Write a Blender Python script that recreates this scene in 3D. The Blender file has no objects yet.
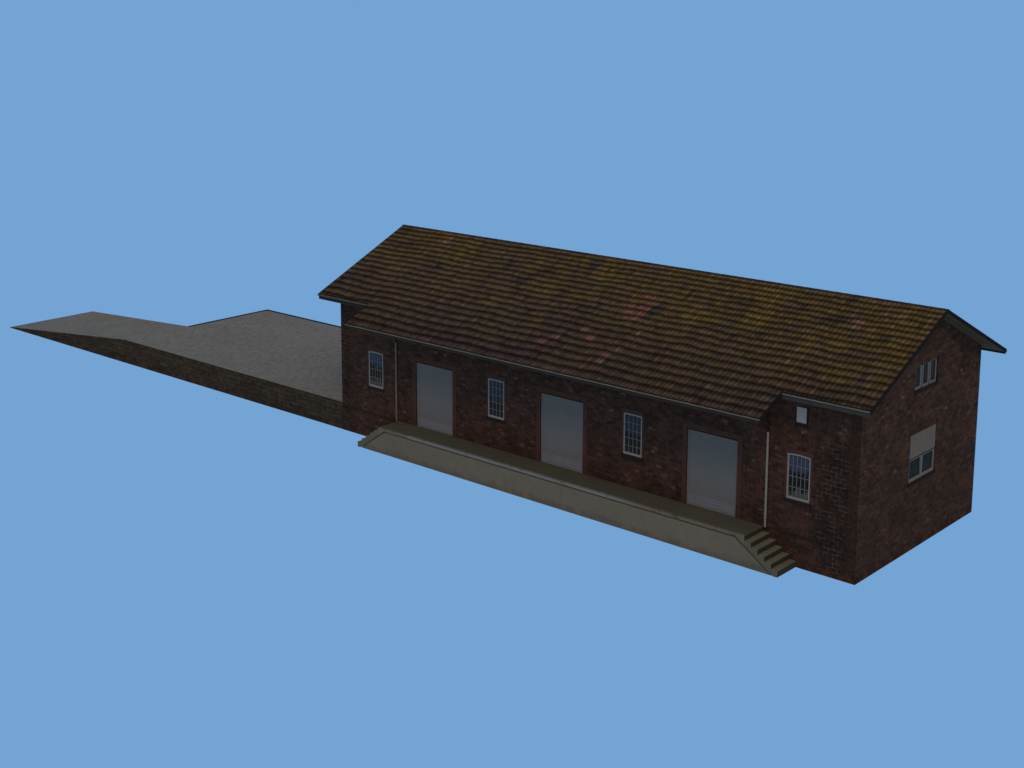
import bpy, math, random
from mathutils import Vector, Matrix, noise
random.seed(7)
sc = bpy.context.scene
col = sc.collection

# ------------------------------------------------------------------ light
w = bpy.data.worlds.new("World"); sc.world = w; w.use_nodes = True
SKY = (0.1746, 0.3712, 0.6584)
bg = w.node_tree.nodes["Background"]
bg.inputs[0].default_value = (*SKY, 1); bg.inputs[1].default_value = 1.0
sd = bpy.data.lights.new("sun", 'SUN'); sd.energy = 0.4; sd.angle = math.radians(14)
sd.color = (1.0, 0.80, 0.58)
so = bpy.data.objects.new("sun", sd); col.objects.link(so)
so.rotation_euler = Vector((-0.62, 0.62, -0.80)).to_track_quat('-Z', 'Y').to_euler()
sc.view_settings.view_transform = 'Standard'; sc.view_settings.look = 'None'
sc.view_settings.exposure = 0; sc.view_settings.gamma = 1

# ------------------------------------------------------------------ colour
SUN = (1.0, 0.80, 0.58)
def light(c): return tuple(k + .4 / math.pi * c * u for k, u in zip(SKY, SUN))
EW, EH, ER = light(.50), light(.66), light(.82)     # open wall, level ground, roof slope
def lin(v):
    v /= 255.0
    return v / 12.92 if v <= 0.04045 else ((v + 0.055) / 1.055) ** 2.4
EL = EW
def alb(r, g, b, k=1.0):
    return tuple(min(0.95, k * lin(c) / e) for c, e in zip((r, g, b), EL))

# ------------------------------------------------------------------ node helpers
class NT:
    def __init__(s, name):
        s.m = bpy.data.materials.new(name); s.m.use_nodes = True
        s.t = s.m.node_tree; s.p = s.t.nodes["Principled BSDF"]
        s.p.inputs["Roughness"].default_value = 0.95
        s.p.inputs["Specular IOR Level"].default_value = 0.03
    def n(s, kind, **kw):
        x = s.t.nodes.new(kind)
        for k, v in kw.items(): setattr(x, k, v)
        return x
    def put(s, sock, v):
        if isinstance(v, bpy.types.NodeSocket): s.t.links.new(v, sock)
        elif isinstance(v, tuple) and len(v) == 3 and sock.type == 'RGBA': sock.default_value = (*v, 1)
        else: sock.default_value = v
    def math(s, op, a, b=0.0, c=0.0, clamp=False):
        x = s.n("ShaderNodeMath", operation=op); x.use_clamp = clamp
        s.put(x.inputs[0], a); s.put(x.inputs[1], b); s.put(x.inputs[2], c); return x.outputs[0]
    def mix(s, f, a, b, mode='MIX'):
        x = s.n("ShaderNodeMix", data_type='RGBA', blend_type=mode)
        s.put(x.inputs[0], f); s.put(x.inputs[6], a); s.put(x.inputs[7], b); return x.outputs[2]
    def step(s, v, a, b):
        x = s.n("ShaderNodeMapRange", interpolation_type='SMOOTHSTEP')
        s.put(x.inputs[0], v); x.inputs[1].default_value = a; x.inputs[2].default_value = b
        x.inputs[3].default_value = 0; x.inputs[4].default_value = 1; return x.outputs[0]
    def noise(s, vec, scale, detail=4, rough=0.6, dist=0.0):
        x = s.n("ShaderNodeTexNoise"); s.put(x.inputs["Vector"], vec)
        x.inputs["Scale"].default_value = scale; x.inputs["Detail"].default_value = detail
        x.inputs["Roughness"].default_value = rough; x.inputs["Distortion"].default_value = dist
        return x.outputs[0]
    def mapv(s, vec, scale=(1, 1, 1), loc=(0, 0, 0)):
        x = s.n("ShaderNodeMapping"); s.put(x.inputs[0], vec)
        x.inputs["Scale"].default_value = scale; x.inputs["Location"].default_value = loc; return x.outputs[0]
    def uv(s): return s.n("ShaderNodeUVMap").outputs[0]
    def obj(s): return s.n("ShaderNodeTexCoord").outputs["Object"]
    def sep(s, v):
        x = s.n("ShaderNodeSeparateXYZ"); s.put(x.inputs[0], v); return x.outputs
    def base(s, c): s.put(s.p.inputs["Base Color"], c)
    def bump(s, h, strength=0.4, dist=0.02):
        x = s.n("ShaderNodeBump"); x.inputs["Strength"].default_value = strength
        x.inputs["Distance"].default_value = dist; s.put(x.inputs["Height"], h)
        s.t.links.new(x.outputs[0], s.p.inputs["Normal"])

def brick(n, vec, wd, h, mortar, c1, c2, cm, bias=0.0, smooth=0.3):
    x = n.n("ShaderNodeTexBrick"); n.put(x.inputs["Vector"], vec)
    x.inputs["Scale"].default_value = 1.0; x.inputs["Brick Width"].default_value = wd
    x.inputs["Row Height"].default_value = h; x.inputs["Mortar Size"].default_value = mortar
    x.inputs["Mortar Smooth"].default_value = smooth; x.inputs["Bias"].default_value = bias
    n.put(x.inputs["Color1"], c1); n.put(x.inputs["Color2"], c2); n.put(x.inputs["Mortar"], cm)
    return x.outputs[0], x.outputs[1]

def warp(n, vec, scale, amt):
    x = n.n("ShaderNodeTexNoise"); n.put(x.inputs["Vector"], vec)
    x.inputs["Scale"].default_value = scale; x.inputs["Detail"].default_value = 2
    s_ = n.n("ShaderNodeVectorMath", operation='SUBTRACT'); n.put(s_.inputs[0], x.outputs[1]); s_.inputs[1].default_value = (.5, .5, .5)
    m_ = n.n("ShaderNodeVectorMath", operation='SCALE'); n.put(m_.inputs[0], s_.outputs[0]); m_.inputs["Scale"].default_value = amt
    a_ = n.n("ShaderNodeVectorMath", operation='ADD'); n.put(a_.inputs[0], vec); n.put(a_.inputs[1], m_.outputs[0])
    return a_.outputs[0]

def stone_mat(name, gable=False):
    n = NT(name); uv = n.uv(); wv = warp(n, uv, 2.3, 0.06)
    if gable: c, f = brick(n, wv, 0.36, 0.16, 0.018, alb(52, 39, 34), alb(34, 27, 24), alb(38, 31, 28))
    else: c, f = brick(n, wv, 0.36, 0.16, 0.018, alb(51, 37, 34), alb(33, 26, 24), alb(38, 31, 29))
    # uneven patches of paler and redder stone
    pz = n.step(n.noise(uv, 1.1, 5, .7), .42, .66)
    c = n.mix(n.math('MULTIPLY', pz, .55), c, alb(56, 42, 34) if gable else alb(52, 38, 35))
    dk = n.step(n.noise(n.mapv(uv, loc=(9, 3, 0)), .7, 6, .75), .48, .7)
    c = n.mix(n.math('MULTIPLY', dk, .6), c, alb(27, 22, 20))
    # scattered single stones, grey pink, ochre and sooty
    def pick(off, lo, hi, wd, h):
        b_, f_ = brick(n, warp(n, n.mapv(uv, loc=off), 3.0, .14), wd, h, .02, (0, 0, 0), (1, 1, 1), (0, 0, 0), smooth=.8)
        return n.step(n.sep(b_)[0], lo, hi)
    irr = n.step(n.noise(n.mapv(uv, loc=(2, 2, 0)), 3.2, 4, .7), .40, .62)
    c = n.mix(n.math('MULTIPLY', n.math('MULTIPLY', pick((.13, .05, 0), .93, .96, .26, .13), irr), .5), c, alb(82, 68, 65))
    c = n.mix(n.math('MULTIPLY', n.math('MULTIPLY', pick((5.1, .09, 0), .88, .93, .34, .155), irr), .4), c, alb(66, 50, 39))
    c = n.mix(n.math('MULTIPLY', pick((9.3, .02, 0), .72, .80, .31, .16), .5), c, alb(26, 22, 21))
    s = n.sep(uv)
    x, z = s[0], s[1]
    edge = n.noise(n.mapv(uv, loc=(4, 7, 0)), 1.3, 4, .65)
    if not gable:
        # dark quoins with pale repointing at both ends of the long wall
        xr = n.math('ADD', x, n.math('MULTIPLY', n.math('SUBTRACT', edge, .5), 2.0))
        zm = n.step(n.math('ADD', z, n.math('MULTIPLY', n.math('SUBTRACT', edge, .5), 1.2)), 5.2, 4.4)
        mr = n.math('MULTIPLY', n.step(xr, -2.3, -1.1), zm)
        q, qf = brick(n, warp(n, uv, 3.1, .06), .34, .16, .017, alb(31, 25, 23), alb(22, 19, 18), alb(27, 24, 22))
        lm = n.math('MULTIPLY', n.step(n.noise(n.mapv(uv, loc=(1, 5, 0)), 2.6, 2, .5), .44, .54), qf)
        q = n.mix(n.math('MULTIPLY', lm, .72), q, alb(62, 54, 49))
        c = n.mix(n.math('MULTIPLY', mr, .8), c, q)
        oc = n.math('MULTIPLY', n.math('MULTIPLY', n.step(z, 4.3, 4.8), n.step(x, -2.0, -1.2)), n.step(n.noise(n.mapv(uv, loc=(6, 1, 0)), 2.4, 3), .50, .62))
        c = n.mix(n.math('MULTIPLY', oc, .4), c, alb(60, 46, 37))
        ml = n.step(n.math('ADD', x, n.math('MULTIPLY', edge, 1.0)), -23.55, -24.5)
        q2 = n.mix(n.math('MULTIPLY', lm, .6), q, alb(44, 38, 33))
        c = n.mix(n.math('MULTIPLY', ml, .75), c, q2)
        # corner strip
        cs = n.step(x, -.42, -.34)
        c = n.mix(n.math('MULTIPLY', cs, .7), c, n.mix(n.noise(uv, 5, 3), alb(28, 22, 20), alb(42, 31, 28)))
        # plinth course line
        pl = n.math('MULTIPLY', n.step(z, 1.02, 1.06), n.step(z, 1.16, 1.12))
        ends = n.math('MAXIMUM', n.step(x, -3.6, -3.5), n.step(x, -22, -22.1))
        c = n.mix(n.math('MULTIPLY', n.math('MULTIPLY', pl, ends), .55), c, alb(22, 19, 17))
    else:
        jl = n.math('MULTIPLY', n.step(x, .9, .1), n.math('MULTIPLY', n.step(edge, .48, .62), f))
        c = n.mix(n.math('MULTIPLY', jl, .8), c, alb(66, 56, 50))
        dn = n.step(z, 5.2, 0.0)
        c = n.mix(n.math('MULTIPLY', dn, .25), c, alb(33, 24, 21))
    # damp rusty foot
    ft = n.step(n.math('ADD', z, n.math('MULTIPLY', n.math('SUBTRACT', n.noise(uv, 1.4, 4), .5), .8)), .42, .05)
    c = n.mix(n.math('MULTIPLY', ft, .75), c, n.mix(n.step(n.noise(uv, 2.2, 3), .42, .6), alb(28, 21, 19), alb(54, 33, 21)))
    g = n.math('ADD', n.math('MULTIPLY', n.noise(uv, 8, 3, .8), .55), n.math('MULTIPLY', n.noise(n.mapv(uv, loc=(3, 3, 0)), 19, 2, .7), .45))
    gs = n.step(g, .36, .64)
    c = n.mix(1.0, c, n.mix(gs, (.70, .70, .70), (1.32, 1.31, 1.30)), 'MULTIPLY')
    n.base(c); n.bump(n.math('ADD', n.math('MULTIPLY', f, -.6), g), .5, .02)
    return n.m

def plain(name, rgb, var=.18, scale=3.0, spec=.03, rough=.9, streak=None):
    n = NT(name); o = n.obj()
    v = n.noise(n.mapv(o, streak) if streak else o, scale, 5, .65)
    a = alb(*rgb)
    c = n.mix(v, tuple(k * (1 - var * 1.6) for k in a), tuple(min(.95, k * (1 + var * 1.6)) for k in a))
    n.base(c); n.p.inputs["Specular IOR Level"].default_value = spec; n.p.inputs["Roughness"].default_value = rough
    return n.m

def tile_mat():
    n = NT("clay_tiles")
    a = n.n("ShaderNodeVertexColor"); a.layer_name = "Col"
    o = n.obj()
    g = n.noise(o, 6.5, 5, .8)
    gs = n.step(g, .34, .66)
    c = n.mix(1.0, a.outputs[0], n.mix(gs, (.72, .71, .72), (1.28, 1.28, 1.26)), 'MULTIPLY')
    n.base(c); n.bump(g, .4, .01); return n.m

def concrete_mat(name, rgb, dirt=True):
    n = NT(name); o = n.obj(); s = n.sep(o)
    c = n.mix(n.noise(o, .8, 5, .6), alb(*(k * .9 for k in rgb)), alb(*(k * 1.08 for k in rgb)))
    st = n.noise(n.mapv(o, (3.0, 3.0, .5)), 1.5, 5, .7)
    c = n.mix(n.math('MULTIPLY', n.step(st, .54, .74), .22), c, alb(*(k * .68 for k in rgb)))
    if dirt:
        f = n.step(n.math('ADD', s[2], n.math('MULTIPLY', n.math('SUBTRACT', n.noise(o, 1.7, 4), .5), .5)), .32, .02)
        c = n.mix(n.math('MULTIPLY', f, .6), c, n.mix(n.step(n.noise(o, 1.6, 3), .45, .65), alb(58, 55, 50), alb(78, 64, 48)))
        sp = n.step(n.noise(n.mapv(o, (.6, 1, 2.2), (3, 0, 1)), 2.4, 2), .70, .76)
        c = n.mix(n.math('MULTIPLY', sp, .6), c, alb(34, 30, 26))
    if not dirt:      # upward faces painted lighter, offsetting the shade on the treads
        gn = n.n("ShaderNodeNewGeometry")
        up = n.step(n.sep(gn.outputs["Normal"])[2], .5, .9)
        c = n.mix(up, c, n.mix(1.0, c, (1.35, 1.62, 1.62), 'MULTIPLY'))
        rs = n.math('MULTIPLY', n.step(s[2], .35, .0), n.step(n.noise(o, 4, 3), .5, .62))
        c = n.mix(n.math('MULTIPLY', rs, .5), c, alb(84, 62, 46))
    g = n.noise(o, 11, 4, .75)
    c = n.mix(1.0, c, n.mix(n.step(g, .2, .8), (.91, .91, .91), (1.09, 1.09, 1.09)), 'MULTIPLY')
    n.base(c); n.bump(g, .3, .01); return n.m

def deck_mat():
    global EL; EL = EH
    n = NT("worn_deck_concrete"); o = n.obj(); s = n.sep(o)
    c = n.mix(n.noise(o, .9, 5), alb(54, 59, 53), alb(63, 68, 61))
    r = n.math('MULTIPLY', n.step(n.noise(n.mapv(o, (.9, 2, 1), (5, 0, 0)), 1.2, 3), .6, .7), .3)
    c = n.mix(r, c, alb(50, 38, 32))
    c = n.mix(1.0, c, n.mix(n.noise(o, 12, 4, .7), (.8, .8, .8), (1.2, 1.2, 1.2)), 'MULTIPLY')
    n.base(c); EL = EW; return n.m

def nosing_mat():
    n = NT("kerb_nosing"); o = n.obj(); s = n.sep(o)
    pale = n.math('MULTIPLY', n.step(s[0], -20.1, -19.9), n.step(s[0], -7.6, -9.5))
    c = n.mix(pale, alb(74, 71, 64), alb(82, 86, 88))
    j = n.math('LESS_THAN', n.math('FRACT', n.math('MULTIPLY', s[0], .42)), .022)
    c = n.mix(n.math('MULTIPLY', j, .5), c, alb(48, 42, 32))
    ch = n.step(n.noise(n.mapv(o, (1, 1, 2), (4, 0, 0)), 2.1, 3, .6), .60, .68)
    c = n.mix(n.math('MULTIPLY', ch, .6), c, alb(50, 47, 40))
    p = n.step(n.noise(n.mapv(o, loc=(2, 0, 0)), .9, 3), .6, .7)
    c = n.mix(n.math('MULTIPLY', p, .4), c, alb(70, 66, 52))
    c = n.mix(1.0, c, n.mix(n.noise(o, 9, 4, .7), (.8, .8, .8), (1.2, 1.2, 1.2)), 'MULTIPLY')
    n.base(c); return n.m

def asphalt_mat():
    global EL; EL = EH
    n = NT("grey_paving"); o = n.obj(); s = n.sep(o)
    c = n.mix(n.noise(o, .35, 4), alb(79, 80, 80), alb(92, 92, 91))
    sp = n.step(n.noise(n.mapv(o, (1.4, .7, 1)), 1.6, 3, .6), .56, .7)
    c = n.mix(n.math('MULTIPLY', sp, .22), c, alb(106, 105, 102))
    d = n.step(n.noise(n.mapv(o, (1, .6, 1), (7, 2, 0)), .9, 4, .7), .56, .7)
    c = n.mix(n.math('MULTIPLY', d, .3), c, alb(70, 73, 76))
    # rusty grit gathered at the back edge of the ramp
    yb = n.math('ADD', s[1], n.math('MULTIPLY', n.math('SUBTRACT', n.noise(o, .8, 3), .5), 2.4))
    rb = n.math('MULTIPLY', n.step(yb, 2.9, 4.6), n.step(s[0], -41.0, -43.5))
    c = n.mix(n.math('MULTIPLY', rb, .3), c, alb(96, 82, 66))
    c = n.mix(1.0, c, n.mix(n.step(n.noise(n.mapv(o, (1.4, .8, 1)), 4.2, 5, .95), .33, .67), (.70, .70, .70), (1.24, 1.23, 1.22)), 'MULTIPLY')
    n.base(c); EL = EW; return n.m

def retaining_mat():
    n = NT("dark_rubble_stone"); uv = n.uv(); s = n.sep(uv)
    c, f = brick(n, warp(n, uv, 1.6, .16), .7, .205, .03, alb(44, 39, 33), alb(36, 32, 27), alb(27, 25, 22), smooth=.9)
    lay = n.math('PINGPONG', n.math('ADD', s[1], n.math('MULTIPLY', n.noise(uv, .8, 3), .12)), .205)
    c = n.mix(n.math('MULTIPLY', n.step(lay, .05, .0), .45), c, alb(24, 22, 20))
    c = n.mix(n.math('MULTIPLY', n.step(n.noise(uv, .9, 5, .7), .45, .65), .4), c, alb(52, 46, 37))
    c = n.mix(n.math('MULTIPLY', n.step(n.noise(n.mapv(uv, loc=(3, 8, 0)), .7, 5, .7), .5, .68), .5), c, alb(33, 34, 33))
    ft = n.step(n.math('ADD', s[1], n.math('MULTIPLY', n.math('SUBTRACT', n.noise(uv, 1.1, 4), .5), .7)), .45, .05)
    c = n.mix(n.math('MULTIPLY', ft, .6), c, n.mix(n.step(n.noise(uv, 1.6, 3), .45, .65), alb(26, 23, 21), alb(54, 38, 25)))
    c = n.mix(1.0, c, n.mix(n.step(n.noise(n.mapv(uv, (.7, 1, 1)), 5, 4, .8), .34, .66), (.7, .7, .7), (1.28, 1.28, 1.28)), 'MULTIPLY')
    n.base(c); n.bump(f, .5, -.02); return n.m

def shutter_mat():
    n = NT("roller_shutter"); o = n.obj(); s = n.sep(o)
    z = s[2]
    c = n.mix(n.step(z, 3.7, 1.3), alb(72, 75, 80), alb(76, 80, 86))
    c = n.mix(n.step(z, 1.62, 1.40), c, alb(84, 90, 99))
    c = n.mix(n.math('MULTIPLY', n.step(n.noise(n.mapv(o, (1, 1, .35)), 2.2, 4, .6), .45, .7), .25), c, alb(68, 72, 76))
    sl = n.math('LESS_THAN', n.math('FRACT', n.math('MULTIPLY', z, 1 / .13)), .3)
    c = n.mix(n.math('MULTIPLY', sl, .24), c, alb(52, 56, 60))
    n.base(c); return n.m

def pane_mat(name, top=(40, 50, 70), mid=(22, 23, 26), low=(56, 58, 58), z1=3.3, z0=2.65):
    # glass; bluish reflected sky and dark reflected trees painted into the colour
    n = NT(name); o = n.obj(); s = n.sep(o)
    wz = n.math('ADD', s[2], n.math('MULTIPLY', n.math('SUBTRACT', n.noise(n.mapv(o, (2.2, 2.2, .9)), 1.7, 3, .6), .5), 1.3))
    c = n.mix(n.step(wz, z1 - .06, z1 + .06), alb(*mid), alb(*top))
    c = n.mix(n.step(wz, z0 + .05, z0 - .05), c, alb(*low))
    c = n.mix(1.0, c, n.mix(n.noise(o, 6, 3), (.6, .6, .6), (1.3, 1.3, 1.3)), 'MULTIPLY')
    n.base(c); n.p.inputs["Roughness"].default_value = .25; n.p.inputs["Specular IOR Level"].default_value = .015
    return n.m

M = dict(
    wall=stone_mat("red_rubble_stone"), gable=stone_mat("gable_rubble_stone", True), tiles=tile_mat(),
    jamb=plain("dressed_red_stone", (49, 36, 34), .34, 5), dark=plain("dark_timber", (25, 21, 21), .2),
    rake=plain("dark_bargeboard", (21, 20, 22), .2), soffit=plain("weathered_soffit", (58, 55, 47), .28, 1.6),
    gut=plain("zinc_gutter", (76, 78, 79), .2, 2), gut2=plain("dull_zinc_gutter", (62, 62, 58), .25, 2),
    fas=plain("grey_fascia", (41, 43, 43), .18, 1.5), fasd=plain("dark_fascia", (34, 33, 31), .25, 1.5),
    pipe=plain("grey_downpipe", (92, 93, 93), .15, 1.5), pipe2=plain("dull_downpipe", (80, 77, 73), .15, 1.5),
    frame=plain("white_window_paint", (93, 96, 100), .12, 3), sash=plain("grey_sash_paint", (78, 80, 84), .14, 3),
    bar=plain("glazing_bar_paint", (70, 74, 79), .12, 5), sill=plain("sill_stone", (27, 24, 24), .25, 4),
    conc=concrete_mat("dock_concrete", (75, 73, 68)), step=concrete_mat("step_concrete", (66, 66, 60), False),
    nosing_shadow=plain("nosing_shadow_strip", (46, 46, 41), .3, 3), riser=plain("dark_riser", (40, 39, 33), .2, 5), deck=deck_mat(), nose=nosing_mat(), top=asphalt_mat(), ret=retaining_mat(),
    shut=shutter_mat(), rail=plain("guide_rail", (80, 83, 87), .1), panel=plain("white_vent_panel", (112, 114, 119), .1, 3),
    blind=plain("beige_shutter_box", (72, 71, 69), .12, 2), edge=plain("dark_edging", (26, 30, 36), .2),
    pane=pane_mat("window_glass"), paneB=pane_mat("reeded_glass", (36, 43, 57), (27, 30, 33), (18, 18, 18), 3.2, 1.9),
    paneG=pane_mat("gable_glass", (26, 30, 32), (24, 26, 28), (26, 28, 30), 4, 3),
)

# ------------------------------------------------------------------ mesh helpers
class MB:
    def __init__(s): s.v = []; s.f = []; s.uv = []; s.c = []
    def quad(s, pts, uv=None, cols=None):
        i = len(s.v); s.v += [tuple(p) for p in pts]; s.f.append(tuple(range(i, i + len(pts))))
        s.uv += list(uv) if uv else [(p[0], p[2]) for p in pts]
        s.c += list(cols) if cols else [(1, 1, 1)] * len(pts)
    def box(s, x0, x1, y0, y1, z0, z1):
        P = [(x, y, z) for z in (z0, z1) for y in (y0, y1) for x in (x0, x1)]
        for a in ((0, 1, 5, 4), (3, 2, 6, 7), (2, 0, 4, 6), (1, 3, 7, 5), (4, 5, 7, 6), (2, 3, 1, 0)):
            s.quad([P[k] for k in a])
    def prism(s, poly, y0, y1):     # poly in x,z counter-clockwise seen from -y
        s.quad([(x, y0, z) for x, z in poly]); s.quad([(x, y1, z) for x, z in reversed(poly)])
        for (a, b), (c, d) in zip(poly, poly[1:] + poly[:1]):
            s.quad([(c, y0, d), (a, y0, b), (a, y1, b), (c, y1, d)])
    def tube(s, a, b, r, n=10, half=False):
        a, b = Vector(a), Vector(b); d = (b - a).normalized()
        u = d.orthogonal().normalized(); v = d.cross(u)
        ring = [(math.cos(2 * math.pi * k / n) * u + math.sin(2 * math.pi * k / n) * v) * r for k in range(n)]
        for k in range(n):
            p, q = ring[k], ring[(k + 1) % n]
            s.quad([a + p, a + q, b + q, b + p])
        s.quad([a + p for p in reversed(ring)]); s.quad([b + p for p in ring])
    def build(s, name, mat, parent=None, vc=False, smooth=False):
        me = bpy.data.meshes.new(name); me.from_pydata(s.v, [], s.f); me.update()
        u = me.uv_layers.new(name="UVMap")
        for l in me.loops: u.data[l.index].uv = s.uv[l.vertex_index]
        if vc:
            ca = me.color_attributes.new("Col", 'FLOAT_COLOR', 'POINT')
            for i, c in enumerate(s.c): ca.data[i].color = (*c, 1)
        me.materials.append(mat)
        o = bpy.data.objects.new(name, me); col.objects.link(o)
        if parent: o.parent = parent
        return o

def thing(name, label, cat, loc=(0, 0, 0)):
    o = bpy.data.objects.new(name, None); col.objects.link(o); o.location = loc
    o["label"] = label; o["category"] = cat; return o

# ------------------------------------------------------------------ measured dimensions (metres)
L, W = 25.434, 9.201
Z0, S = 6.622, .456
OE, O2, OR, GL, GR = .760, 2.118, .717, .593, .645
X1, X2 = -22.805, -2.594
YR = W / 2
HP, HB, XR, XC, XB, WR, W1, W2 = 1.235, 1.235, -54.65, -42.690, -42.690, 5.595, 4.110, 9.735
HD, DD, DX1, DX2, SX1, SX2 = 1.1, 1.235, -21.790, -3.565, -23.113, -2.226
def rz(y): return Z0 + S * (y if y <= YR else W - y)

shed = thing("freight_shed", "long red stone freight shed with mossy tiled gable roof and three grey roller doors", "shed")

# ------------------------------------------------------------------ walls with openings
doors = [(-20.692, -18.543), (-13.745, -11.609), (-6.811, -4.693)]
DZ = 3.988
wins = [(-23.644, -22.734, 2.339, 3.954), (-16.540, -15.668, 2.396, 4.029), (-9.672, -8.826, 2.376, 3.989), (-2.70, -1.812, 2.356, 3.995)]
vent = (-2.428, -1.997, 5.082, 5.667)
def wall_grid(holes, u0, u1, topf, breaks, face, depth):
    us = sorted({u0, u1, *breaks, *[h[0] for h in holes], *[h[1] for h in holes]})
    m = MB()
    for a, b in zip(us, us[1:]):
        mid = (a + b) / 2
        hs = sorted([h for h in holes if h[0] <= mid <= h[1]], key=lambda h: h[2])
        z = -.05
        segs = []
        for h in hs: segs.append((z, z, h[2], h[2])); z = h[3]
        segs.append((z, z, topf(a), topf(b)))
        for (za, zb, ta, tb) in segs:
            P = [(a, za), (b, zb), (b, tb), (a, ta)]
            m.quad([face(u, z_, 0) for u, z_ in P], P)
    for (a, b, c, d) in holes:
        for p, q in (((a, c), (b, c)), ((b, c), (b, d)), ((b, d), (a, d)), ((a, d), (a, c))):
            m.quad([face(*p, 0), face(*p, depth), face(*q, depth), face(*q, 0)], [p, (p[0] + depth, p[1] + depth), (q[0] + depth, q[1] + depth), q])
    return m
fr = lambda u, z, d: (u, d, z)
front_top = lambda u: rz(0) - .13
m = wall_grid([(a, b, HD + .004, DZ) for a, b in doors] + wins + [vent], -L, 0, front_top, [], fr, .14)
m.build("wall", M["wall"], shed)
gh = [(3.761, 5.522, 5.875, 6.728), (3.638, 5.644, 2.530, 4.273)]
ga = lambda u, z, d: (-d, u, z)
wall_grid(gh, 0, W, lambda u: rz(u) - .13, [YR], ga, .12).build("wall", M["gable"], shed)
m = MB(); m.quad([(-L, W, -.05), (-L, 0, -.05), (-L, 0, rz(0) - .13), (-L, YR, rz(YR) - .13), (-L, W, rz(0) - .13)],
                 [(W, 0), (0, 0), (0, rz(0)), (YR, rz(YR)), (W, rz(0))]); m.build("wall", M["gable"], shed)
m = MB(); m.quad([(0, W, -.05), (-L, W, -.05), (-L, W, rz(0) - .13), (0, W, rz(0) - .13)]); m.build("wall", M["wall"], shed)

# ------------------------------------------------------------------ roof
ca = math.cos(math.atan(S)); tot = (YR + O2) / ca
TW = .18
red = [(-11.75, -10.0, 1.25, 2.75)]
spots = {(-11.72, .39), (-11.17, .06), (-12.64, -.44), (-13.03, -.78), (-9.91, -1.16), (-9.91, -.71), (-10.2, -.22), (-1.4, 3.91), (-.54, 3.84), (-1.84, 3.12), (-22.6, 4.0)}
def nz(x, y, s, o=0): return noise.noise(Vector((x * s + o, y * s, o * 1.7)))
def tilecol(x, y, rear):
    n1 = nz(x, y, .35, 3) + .5 * nz(x, y, .9, 8); n2 = nz(x, y, 1.6, 20); up = (y + 2) / 6.4
    br = Vector((62, 51, 46)); ol = Vector((78, 65, 38)); gy = Vector((62, 56, 51)); yl = Vector((90, 78, 34))
    right = max(0, min(1, (x + 15) / 12))
    a = max(0, min(1, .30 + .95 * (up - .35) + n1 * .55 + .28 * right))
    c = br.lerp(ol, a)
    c = c.lerp(gy, max(0, min(.8, n2 * 1.6 - .2)))
    yy = nz(x, y, .8, 41) + .35 * nz(x, y, 2.2, 5) - .18 + .22 * right * (1 - abs(up - .45) * 1.6)
    c = c.lerp(yl, max(0, min(.6, yy * 1.4)) * max(.15, min(1, (up - .15) * 2.6)))
    dk = nz(x * .8, y, 1.1, 77) - .28
    if up > .55: c = c.lerp(Vector((38, 36, 36)), max(0, min(.55, dk * 2.5)))
    if not rear:
        ex = ((x + 10.4 + .25 * (y - 1.9)) / .62) ** 2 + ((y - 1.95) / .78) ** 2
        if ex < 1.15 and random.random() < .86: c = c.lerp(Vector((100, 64, 60)), random.uniform(.5, .9))
        if (x + 9.72) ** 2 / .03 + (y - 2.0) ** 2 / .12 < 1.2: c = c.lerp(Vector((40, 42, 44)), .7)
        for sx, sy in spots:
            if abs(x - sx) < .17 and abs(y - sy) < .17: c = c.lerp(Vector((108, 76, 68)), .7)
        if abs(x + 9.75 - (y + .2) * .35) < .13 and -.5 < y < .9 and random.random() < .5: c = c.lerp(Vector((110, 96, 88)), .6)
        if y > YR - .33 and x > -2 and random.random() < .5: c = c.lerp(Vector((104, 68, 44)), .6)
    c = c * (.86 + .09 * max(0, min(1, up * 2)))
    c.y *= .975
    r = random.random()
    if r < .04: c = c.lerp(Vector((84, 66, 58)), .4)
    elif r < .08: c = c * .82
    return c * random.uniform(.89, 1.11)
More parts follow.
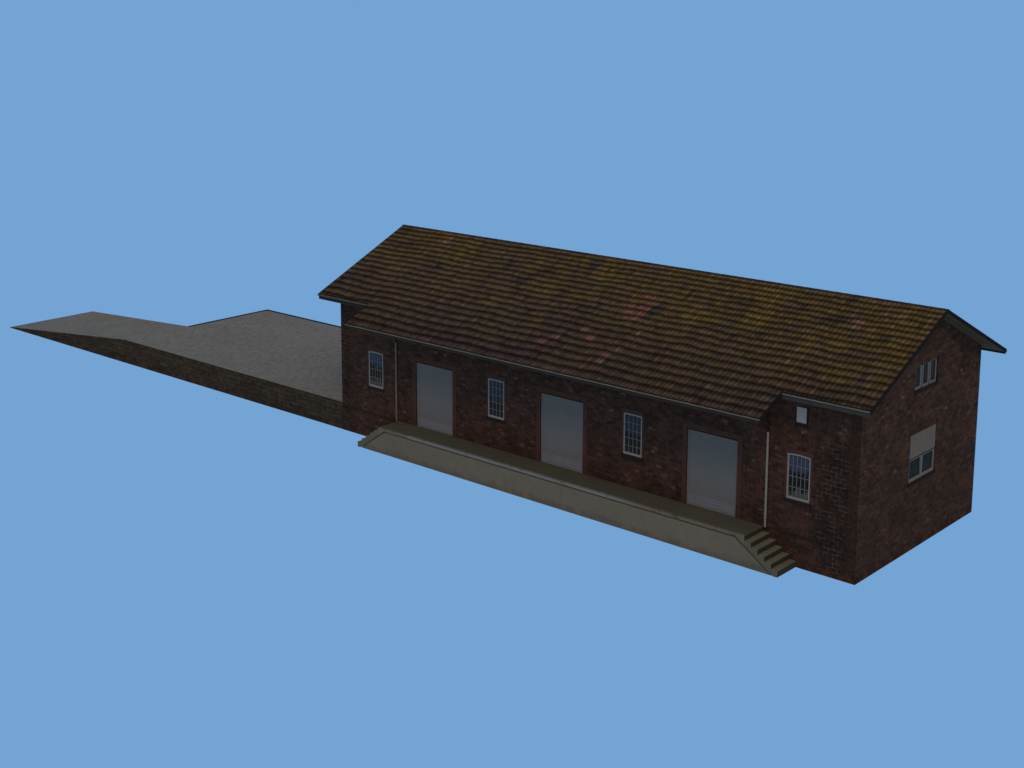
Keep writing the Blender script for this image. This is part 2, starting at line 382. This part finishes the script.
def tiles(m, rear=False):
    # courses laid from the lower eave to the ridge; the pitch narrows upwards
    edges = [0.0]; k = 0
    while edges[-1] < tot - .2:
        t = edges[-1] / tot; edges.append(edges[-1] + .435 - .115 * min(1, t * 1.15)); k += 1
    sc_ = tot / edges[-1]; edges = [e * sc_ for e in edges]
    eo = (O2 - OE) / ca
    if rear: emin = (O2 - OR) / ca
    N = int(round((L + GL + GR) / TW)); tw = (L + GL + GR) / N
    def wave(x, e):
        if e <= .01 or e >= tot - .01: return 0
        return (.085 * nz(x, e * .6, .55, 12) + .05 * nz(x, e, 1.7, 30)) * min(1, e / .5, (tot - e) / .5)
    for j in range(len(edges) - 1):
        for i in range(N):
            xa = -L - GL + i * tw; xb = xa + tw; xm = (xa + xb) / 2
            lo, hi = edges[j], edges[j + 1]
            inner = X1 < xm < X2 and not rear
            lim = 0 if inner else (emin if rear else eo)
            if hi <= lim + .02: continue
            def P(x, e, lift):
                e2 = max(e, lim); y = -O2 + e2 * ca; z = rz(y) + lift
                return (x, W - y if rear else y, z)
            c = tilecol(xm, -O2 + (lo + hi) / 2 * ca, rear)
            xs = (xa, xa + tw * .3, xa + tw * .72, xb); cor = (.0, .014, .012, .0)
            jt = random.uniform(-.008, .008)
            lv = [(0, .040, .76), (.16, .036, .96), (.40, .027, 1.0), (.60, .018, .80), (.80, .012, .54), (1.0, .006, .46)]  # rows darken upwards: shadow of the butt above, painted into vertex colours
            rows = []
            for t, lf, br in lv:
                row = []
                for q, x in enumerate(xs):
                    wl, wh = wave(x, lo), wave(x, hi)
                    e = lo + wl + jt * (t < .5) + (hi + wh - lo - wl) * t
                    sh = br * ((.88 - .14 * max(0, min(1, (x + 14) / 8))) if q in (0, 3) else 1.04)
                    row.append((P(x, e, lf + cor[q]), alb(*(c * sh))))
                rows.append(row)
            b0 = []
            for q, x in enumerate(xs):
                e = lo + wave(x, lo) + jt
                b0.append((P(x, e, .002), alb(*(c * .42))))  # butt face darkened too, its shade put into the colour
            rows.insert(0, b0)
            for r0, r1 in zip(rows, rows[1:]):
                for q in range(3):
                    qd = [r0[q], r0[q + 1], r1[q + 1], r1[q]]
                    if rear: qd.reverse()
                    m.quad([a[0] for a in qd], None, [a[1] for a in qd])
EL = ER
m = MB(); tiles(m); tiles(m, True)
EL = EW
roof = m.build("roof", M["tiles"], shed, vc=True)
# boarding under the tiles
T = .10
m = MB()
def slab(xa, xb, ya, yb):
    A = [(xa, ya, rz(ya) - .004), (xb, ya, rz(ya) - .004), (xb, yb, rz(yb) - .004), (xa, yb, rz(yb) - .004)]
    B = [(x, y, z - T) for x, y, z in A]
    m.quad(A); m.quad(B[::-1])
    for k in range(4):
        l = (k + 1) % 4; m.quad([B[k], B[l], A[l], A[k]])
slab(-L - GL + .03, GR - .03, -OE + .02, YR); slab(-L - GL + .03, GR - .03, YR, W + OR - .02)
slab(X1 + .03, X2 - .03, -O2 + .02, -OE + .02)
m.build("soffit", M["soffit"], roof)
# bargeboards
def barge(x, ya, yb, h=.115, t=.03):
    m = MB(); A = []
    pts = [(ya, rz(ya) + .02), (yb, rz(yb) + .02), (yb, rz(yb) - h + .01), (ya, rz(ya) - h + .01)]
    a = [(x - t / 2, y, z) for y, z in pts]; b = [(x + t / 2, y, z) for y, z in pts]
    m.quad(a[::-1]); m.quad(b)
    for k in range(4):
        l = (k + 1) % 4; m.quad([a[k], b[k], b[l], a[l]])
    m.build("bargeboard", M["rake"], roof)
for x in (-L - GL - .012, GR + .012):
    barge(x, -OE, YR); barge(x, W + OR, YR)
barge(X2 + .012, -O2, -OE + .05, .12); barge(X1 - .012, -O2, -OE + .05, .12)
# ridge: short half-round caps
m = MB(); x = -L - GL - .02; k = 0
while x < GR:
    e = min(x + .42, GR + .02)
    a = 5
    prof = [(YR + .13 * math.cos(t), rz(YR) - .03 + .055 * math.sin(t)) for t in [math.pi * q / a for q in range(a + 1)]]
    r0, r1 = 1.0, .9
    cz = rz(YR) - .03
    c = random.choice([(34, 31, 30), (28, 27, 28), (40, 33, 26), (46, 38, 24)])
    for (ya, za), (yb, zb) in zip(prof, prof[1:]):
        def S_(y, z, r): return (YR + (y - YR) * r, cz + (z - cz) * r)
        p = [S_(ya, za, r0), S_(yb, zb, r0), S_(ya, za, r1), S_(yb, zb, r1)]
        cc = alb(*(v * random.uniform(.9, 1.1) for v in c))
        m.quad([(x, *p[1]), (x, *p[0]), (e, *p[2]), (e, *p[3])], None, [cc] * 4)
    x += .40
m.build("ridge_cap", M["tiles"], roof, vc=True)

# gutters and fascias
def gutter(xa, xb, y, mat, r=.055):
    z = rz(y) - .005; m = MB()
    yc = y - r * .8
    pr = [(yc - r, z + .012), (yc - r, z), (yc - r * .8, z - r * .75), (yc, z - r * 1.1), (yc + r * .8, z - r * .75), (yc + r, z), (yc + r, z + .012), (yc + r * .8, z), (yc, z - r * .8), (yc - r * .8, z)]
    for (a, b), (c, d) in zip(pr, pr[1:] + pr[:1]):
        m.quad([(xa, c, d), (xa, a, b), (xb, a, b), (xb, c, d)])
    m.quad([(xa, *p) for p in pr]); m.quad([(xb, *p) for p in pr[::-1]])
    x = xa + .4
    while x < xb - .2:      # straps
        m.box(x, x + .025, yc - r - .006, yc + r, z + .012, z + .02); x += .8
    m.build("gutter", mat, shed)
gutter(X2 + .05, GR, -OE, M["gut"], .034); gutter(X1, X2 + .03, -O2, M["gut"], .028)
gutter(-L - GL, X1 - .05, -OE, M["gut2"]); gutter(-L - GL, GR, 0, M["gut2"]) if False else None
def fascia(xa, xb, y, h, mat):
    m = MB(); z = rz(y); m.box(xa, xb, y + .0, y + .022, z - h, z - .012); m.build("fascia", mat, shed)
fascia(X2 + .04, GR - .01, -OE + .0, .20, M["fas"])
fascia(X1, X2, -O2 + .0, .15, M["fasd"])
fascia(-L - GL + .01, X1 - .04, -OE, .22, M["fasd"])
m = MB(); z = rz(-OR); m.box(-L - GL + .01, GR - .01, W + OR - .025, W + OR - .003, z - .17, z - .012); m.build("fascia", M["fasd"], shed)
# bracket rafters under the deep eave
m = MB()
x = X1 + .3
while x < X2 - .2:
    ya, yb = -O2 + .06, -.0
    p = [(ya, rz(ya) - T - .006), (yb, rz(yb) - T - .006), (yb, rz(yb) - T - .16), (ya, rz(ya) - T - .10)]
    a = [(x, *q) for q in p]; b = [(x + .09, *q) for q in p]
    m.quad(a); m.quad(b[::-1])
    for k in range(4):
        l = (k + 1) % 4; m.quad([a[k], a[l], b[l], b[k]])
    x += .78
m.build("rafter", M["fasd"], roof)

# ------------------------------------------------------------------ doors
for a, b in doors:
    m = MB(); z = HD + .006; y = .05
    while z < DZ:                          # curved slats
        z2 = min(z + .13, DZ)
        m.quad([(a, y, z), (b, y, z), (b, y - .003, z2), (a, y - .003, z2)])
        m.quad([(a, y - .003, z2), (b, y - .003, z2), (b, y, z2), (a, y, z2)])
        z = z2
    d = m.build("roller_door", M["shut"], shed)
    m = MB(); m.box(a, b, y - .02, y + .02, HD + .006, HD + .07); m.build("bottom_rail", M["rail"], d)
    for x in (a, b - .05):
        m = MB(); m.box(x, x + .05, y - .015, y + .03, HD + .004, DZ); m.build("guide_rail", M["rail"], d)
    m = MB()
    m.box(a - .2, a, -.012, .10, HD + .004, DZ); m.box(b, b + .2, -.012, .10, HD + .004, DZ); m.box(a - .2, b + .2, -.012, .10, DZ, DZ + .2)
    m.build("door_surround", M["jamb"], d)
    m = MB(); m.box(a, b, .012, .046, DZ - .05, DZ - .002); m.build("shutter_box", M["dark"], d)

# ------------------------------------------------------------------ windows
def window(a, b, c, d, nx, ny, pane, arch=.10):
    y = .028; m = MB(); f = .052
    m.box(a, a + f, y - .028, y + .03, c, d); m.box(b - f, b, y - .028, y + .03, c, d)
    m.box(a + f, b - f, y - .03, y + .03, c, c + f * 1.8); m.box(a + f, b - f, y - .03, y + .03, d - f, d)
    # curved head filling
    n_ = 10
    for k in range(n_):
        t0, t1 = k / n_, (k + 1) / n_
        h = lambda t: d - arch * (2 * t - 1) ** 2 - f
        x0_, x1_ = a + (b - a) * t0, a + (b - a) * t1
        m.quad([(x0_, y - .034, h(t0)), (x1_, y - .034, h(t1)), (x1_, y - .034, h(t1) + f), (x0_, y - .034, h(t0) + f)])
    wd = m.build("window", M["frame"], shed)
    m = MB(); m.quad([(a + f, y + .012, c + f), (b - f, y + .012, c + f), (b - f, y + .012, d - f), (a + f, y + .012, d - f)]); m.build("pane", pane, wd)
    m = MB(); g = .0125
    for k in range(1, nx):
        x = a + f + (b - a - 2 * f) * k / nx; m.box(x - g, x + g, y - .016, y + .011, c + f, d - f)
    for k in range(1, ny):
        z = c + f + (d - c - 2 * f) * k / ny; m.box(a + f, b - f, y - .013, y + .0105, z - g, z + g)
    m.build("glazing_bars", M["bar"], wd)
    m = MB(); m.box(a - .07, b + .07, -.05, .045, c - .11, c - .002); m.build("sill", M["sill"], wd)
    # arched stone head, closes the corners above the curved frame
    m = MB()
    for k in range(n_):
        t0, t1 = k / n_, (k + 1) / n_
        h = lambda t: d - arch * (2 * t - 1) ** 2
        x0_, x1_ = a + (b - a) * t0, a + (b - a) * t1
        m.quad([(x0_, -.01, h(t0)), (x1_, -.01, h(t1)), (x1_, -.01, d + .16), (x0_, -.01, d + .16)])
        m.quad([(x0_, .04, h(t0)), (x1_, .04, h(t1)), (x1_, -.01, h(t1)), (x0_, -.01, h(t0))])
    m.quad([(a, -.01, d - arch), (a, -.01, d + .16), (a, .002, d + .16), (a, .002, d - arch)])
    m.quad([(b, .002, d - arch), (b, .002, d + .16), (b, -.01, d + .16), (b, -.01, d - arch)])
    m.build("lintel", M["jamb"], wd)
    for p in (a - .08, b):
        m = MB(); m.box(p, p + .08, -.008, .04, c, d + .16); m.build("jamb", M["jamb"], wd)
for k, wn in enumerate(wins):
    window(*wn, 4 if k in (1, 2) else 5, 5 if k in (1, 2) else 4, M["paneB"] if k in (1, 2) else M["pane"], .035 if k in (0, 3) else .02)

# vent panel
a, b, c, d = vent
m = MB(); m.box(a, b - .03, .02, .06, c + .03, d); vp = m.build("vent_panel", M["panel"], shed); vp["label"] = "white square panel high on the red stone wall"
m = MB(); m.box(a - .02, b + .04, -.02, .0195, c - .06, c + .03); m.box(b - .03, b + .03, -.02, .0195, c + .03, d + .02); m.build("panel_frame", M["dark"], vp)

# gable windows
def gbox(m, y0, y1, z0, z1, x0, x1): m.box(x0, x1, y0, y1, z0, z1)
ya, yb, za, zb = gh[0]
for k in range(3):
    p = (yb - ya) / 3; y0 = ya + k * p + .02; y1 = ya + (k + 1) * p - .07; f = .055
    m = MB(); gbox(m, y0, y0 + f, za, zb, -.085, -.03); gbox(m, y1 - f, y1, za, zb, -.085, -.03)
    gbox(m, y0 + f, y1 - f, za, za + f * 1.7, -.085, -.03); gbox(m, y0 + f, y1 - f, zb - f * .6, zb, -.085, -.03)
    sw = m.build("window", M["sash"], shed)
    m = MB(); m.quad([(-.06, y0 + f, za + f), (-.06, y1 - f, za + f), (-.06, y1 - f, zb - .03), (-.06, y0 + f, zb - .03)]); m.build("pane", M["paneG"], sw)
m = MB(); gbox(m, ya, yb, za, zb, -.118, -.10); m.build("window_backing", M["dark"], shed)
m = MB(); gbox(m, ya - .06, yb + .06, za - .12, za - .002, -.04, .04); m.build("sill", M["sill"], shed)
ya, yb, za, zb = gh[1]; zm = 3.39; f = .075; ym = (ya + yb) / 2
m = MB()
gbox(m, ya, ya + f, za, zm, -.09, -.025); gbox(m, yb - f, yb, za, zm, -.09, -.025); gbox(m, ym - f * .8, ym + f * .8, za, zm, -.09, -.02)
for p, q in ((ya + f, ym - f * .8), (ym + f * .8, yb - f)):
    gbox(m, p, q, za, za + f * 1.5, -.09, -.025); gbox(m, p, q, zm - f, zm, -.09, -.025)
lw = m.build("window", M["sash"], shed)
m = MB(); m.quad([(-.07, ya + f, za + f), (-.07, yb - f, za + f), (-.07, yb - f, zm - f), (-.07, ya + f, zm - f)]); m.build("pane", M["paneG"], lw)
m = MB(); gbox(m, ya, yb, zm + .006, zb, -.08, -.012)
sb = m.build("roller_blind", M["blind"], lw)
m = MB(); gbox(m, ya, yb, zm - .028, zm + .006, -.024, -.008); m.build("blind_rail", M["dark"], lw)
m = MB(); gbox(m, ya - .06, yb + .06, za - .10, za - .002, -.03, .045); m.build("sill", M["sill"], lw)

# downpipes
def downpipe(x, zt, mat, r=.042):
    m = MB(); y = -.06; x += .04
    m.tube((x, y, HD + .01), (x, y, zt), r, 12)
    for z in (HD + .35, (HD + zt) / 2, zt - .35): m.box(x - .045, x + .045, y - .042, 0, z, z + .02)
    dp = m.build("downpipe", mat, shed); m = MB()
    m.tube((x, y, zt - .01), (x, y - .02, zt + .25), r * .95, 12)
    m.tube((x, y - .02, zt + .24), (x, -.5, rz(-.5) - T - .05), r * .9, 12)
    m.build("pipe_bend", M["dark"], dp)  # bend coloured dark to stand for the eave shadow
downpipe(-21.90, 4.62, M["pipe2"], .036); downpipe(-3.50, 4.57, M["pipe"], .04)

# ------------------------------------------------------------------ loading dock
dock = thing("loading_dock", "low concrete loading dock with steps at both ends below the three roller doors", "loading dock", (0, 0, 0))
NT_ = .1; TR = (SX2 - DX2) / 5; RI = HD / 6; sl = RI / TR
TRl = (DX1 - SX1) / 5; sll = RI / TRl
c_ = .35
def lowR(x): return HD - NT_ - sl * (x - (DX2 - c_))
def lowL(x): return HD - NT_ - sll * ((DX1 + c_) - x)
m = MB()
m.prism([(DX1, lowL(DX1)), (DX1 + c_, HD - NT_), (DX2 - c_, HD - NT_), (DX2, lowR(DX2)), (DX2, HD), (DX1, HD)], -DD, -.16)
m.build("kerb", M["nose"], dock)
m = MB(); m.quad([(DX1 + .01, -DD + .13, HD + .004), (DX2 - .01, -DD + .13, HD + .004), (DX2 - .01, -.001, HD + .004), (DX1 + .01, -.001, HD + .004)])
m.prism([(DX1, HD - .1), (DX2, HD - .1), (DX2, HD), (DX1, HD)], -.159, -.002)
m.build("deck", M["deck"], dock)
xl0 = DX1 + c_ - (HD - NT_) / sll; xr0 = DX2 - c_ + (HD - NT_) / sl
m = MB(); m.prism([(xl0, -.04), (xr0, -.04), (DX2 - c_, HD - NT_), (DX1 + c_, HD - NT_)], -DD + .014, -.01)
m.build("dock_wall", M["conc"], dock)
m = MB(); m.quad([(DX2 + .003, -DD + .02, HD - RI), (DX2 + .003, -.006, HD - RI), (DX2 + .003, -.006, HD - .012), (DX2 + .003, -DD + .02, HD - .012)]); m.build("riser", M["riser"], dock)  # risers carry a darker tone than the steps
m = MB(); q_ = .06  # dark strip drawn as the shadow line below nosing and stringers
pl_ = [(xl0 + .03, .02), (DX1 + c_, HD - NT_ - .003), (DX2 - c_, HD - NT_ - .003), (xr0 - .03, .02)]
pb_ = [(xl0 + .12, .02), (DX1 + c_ + .03, HD - NT_ - q_), (DX2 - c_ - .03, HD - NT_ - q_), (xr0 - .12, .02)]
for k in range(3):
    m.quad([(pb_[k][0], -DD + .010, pb_[k][1]), (pb_[k + 1][0], -DD + .010, pb_[k + 1][1]), (pl_[k + 1][0], -DD + .010, pl_[k + 1][1]), (pl_[k][0], -DD + .010, pl_[k][1])])
m.build("nosing_shadow_strip", M["nosing_shadow"], dock)
for k in range(5):
    zt = HD - RI * (k + 1)
    xa, xb = DX2 + k * TR, DX2 + (k + 1) * TR
    poly = [(xa, max(-.04, lowR(xa))), (xb, max(-.04, lowR(xb))), (xb, zt), (xa, zt)]
    if lowR(xa) > -.04 > lowR(xb): poly.insert(1, (xr0 + .04 / sl, -.04))
    m = MB(); m.prism(poly, -DD, -.004); st = m.build("step", M["step"], dock)
    zn = zt - RI if k < 4 else -.04
    m = MB(); m.quad([(xb + .003, -DD + .02, zn), (xb + .003, -.006, zn), (xb + .003, -.006, zt - .012), (xb + .003, -DD + .02, zt - .012)]); m.build("riser", M["riser"], st)
    xb, xa = DX1 - k * TRl, DX1 - (k + 1) * TRl
    poly = [(xa, max(-.04, lowL(xa))), (xb, max(-.04, lowL(xb))), (xb, zt), (xa, zt)]
    if lowL(xb) > -.04 > lowL(xa): poly.insert(1, (xl0 - .04 / sll, -.04))
    m = MB(); m.prism(poly, -DD, -.004); m.build("step", M["step"], dock)

# ------------------------------------------------------------------ ramp and side platform
ramp = thing("loading_ramp", "grey paved ramp and wide side platform on dark stone retaining walls beside the shed", "ramp", (0, 0, 0))
XE = -L - .004
m = MB()
def q3(*p): m.quad(p, [(a[0], a[1]) for a in p])
q3((XR, 0, .0), (XC, 0, HP), (XB, W1, HB), (XR, WR, 0))
q3((XC, 0, HP), (XE, 0, HP), (XE, W1, HB), (XB, W1, HB))
q3((XB, W1, HB), (XE, W1, HB), (XE, W2, HB), (XB, W2, HB))
m.build("paved_top", M["top"], ramp)
m = MB()
def wl(a, b, za, zb):
    l = (Vector(b) - Vector(a)).length; u = a[0] if a[1] == b[1] else a[1]
    m.quad([(*a, -.04), (*b, -.04), (*b, zb), (*a, za)], [(u, 0), (u + l, 0), (u + l, zb), (u, za)])
wl((XR, 0), (XC, 0), .0, HP); wl((XC, 0), (XE, 0), HP, HP)
wl((XE, W2), (XB, W2), HB, HB); wl((XB, W2), (XB, W1), HB, HB); wl((XB, W1), (XR, WR), HB, .0)
wl((XE, 0), (XE, W2), HP, HB)
m.build("retaining_wall", M["ret"], ramp)
m = MB(); e = .16
m.box(XB - .02, XB + e, W1, W2 + .02, HB - .1, HB + .012); m.box(XB + e, XE, W2 - e, W2 + .02, HB - .1, HB + .012)
m.build("edging", M["edge"], ramp)

# ------------------------------------------------------------------ camera
cd = bpy.data.cameras.new("camera"); co = bpy.data.objects.new("camera", cd); col.objects.link(co)
cd.sensor_width = 36; cd.lens = 1424.222 / 1024 * 36; cd.shift_x = 41.233 / 1024; cd.shift_y = -144.891 / 1024; cd.clip_end = 500
F = Vector((-0.66917883, 0.7225321, -0.17362905)); R = Vector((0.73398323, 0.67916266, -0.00258721)); U = Vector((-0.11605303, 0.12917212, 0.98480773))
co.matrix_world = Matrix(((R.x, U.x, -F.x, 21.13757561), (R.y, U.y, -F.y, -41.70326301), (R.z, U.z, -F.z, 19.68146986), (0, 0, 0, 1)))
sc.camera = co
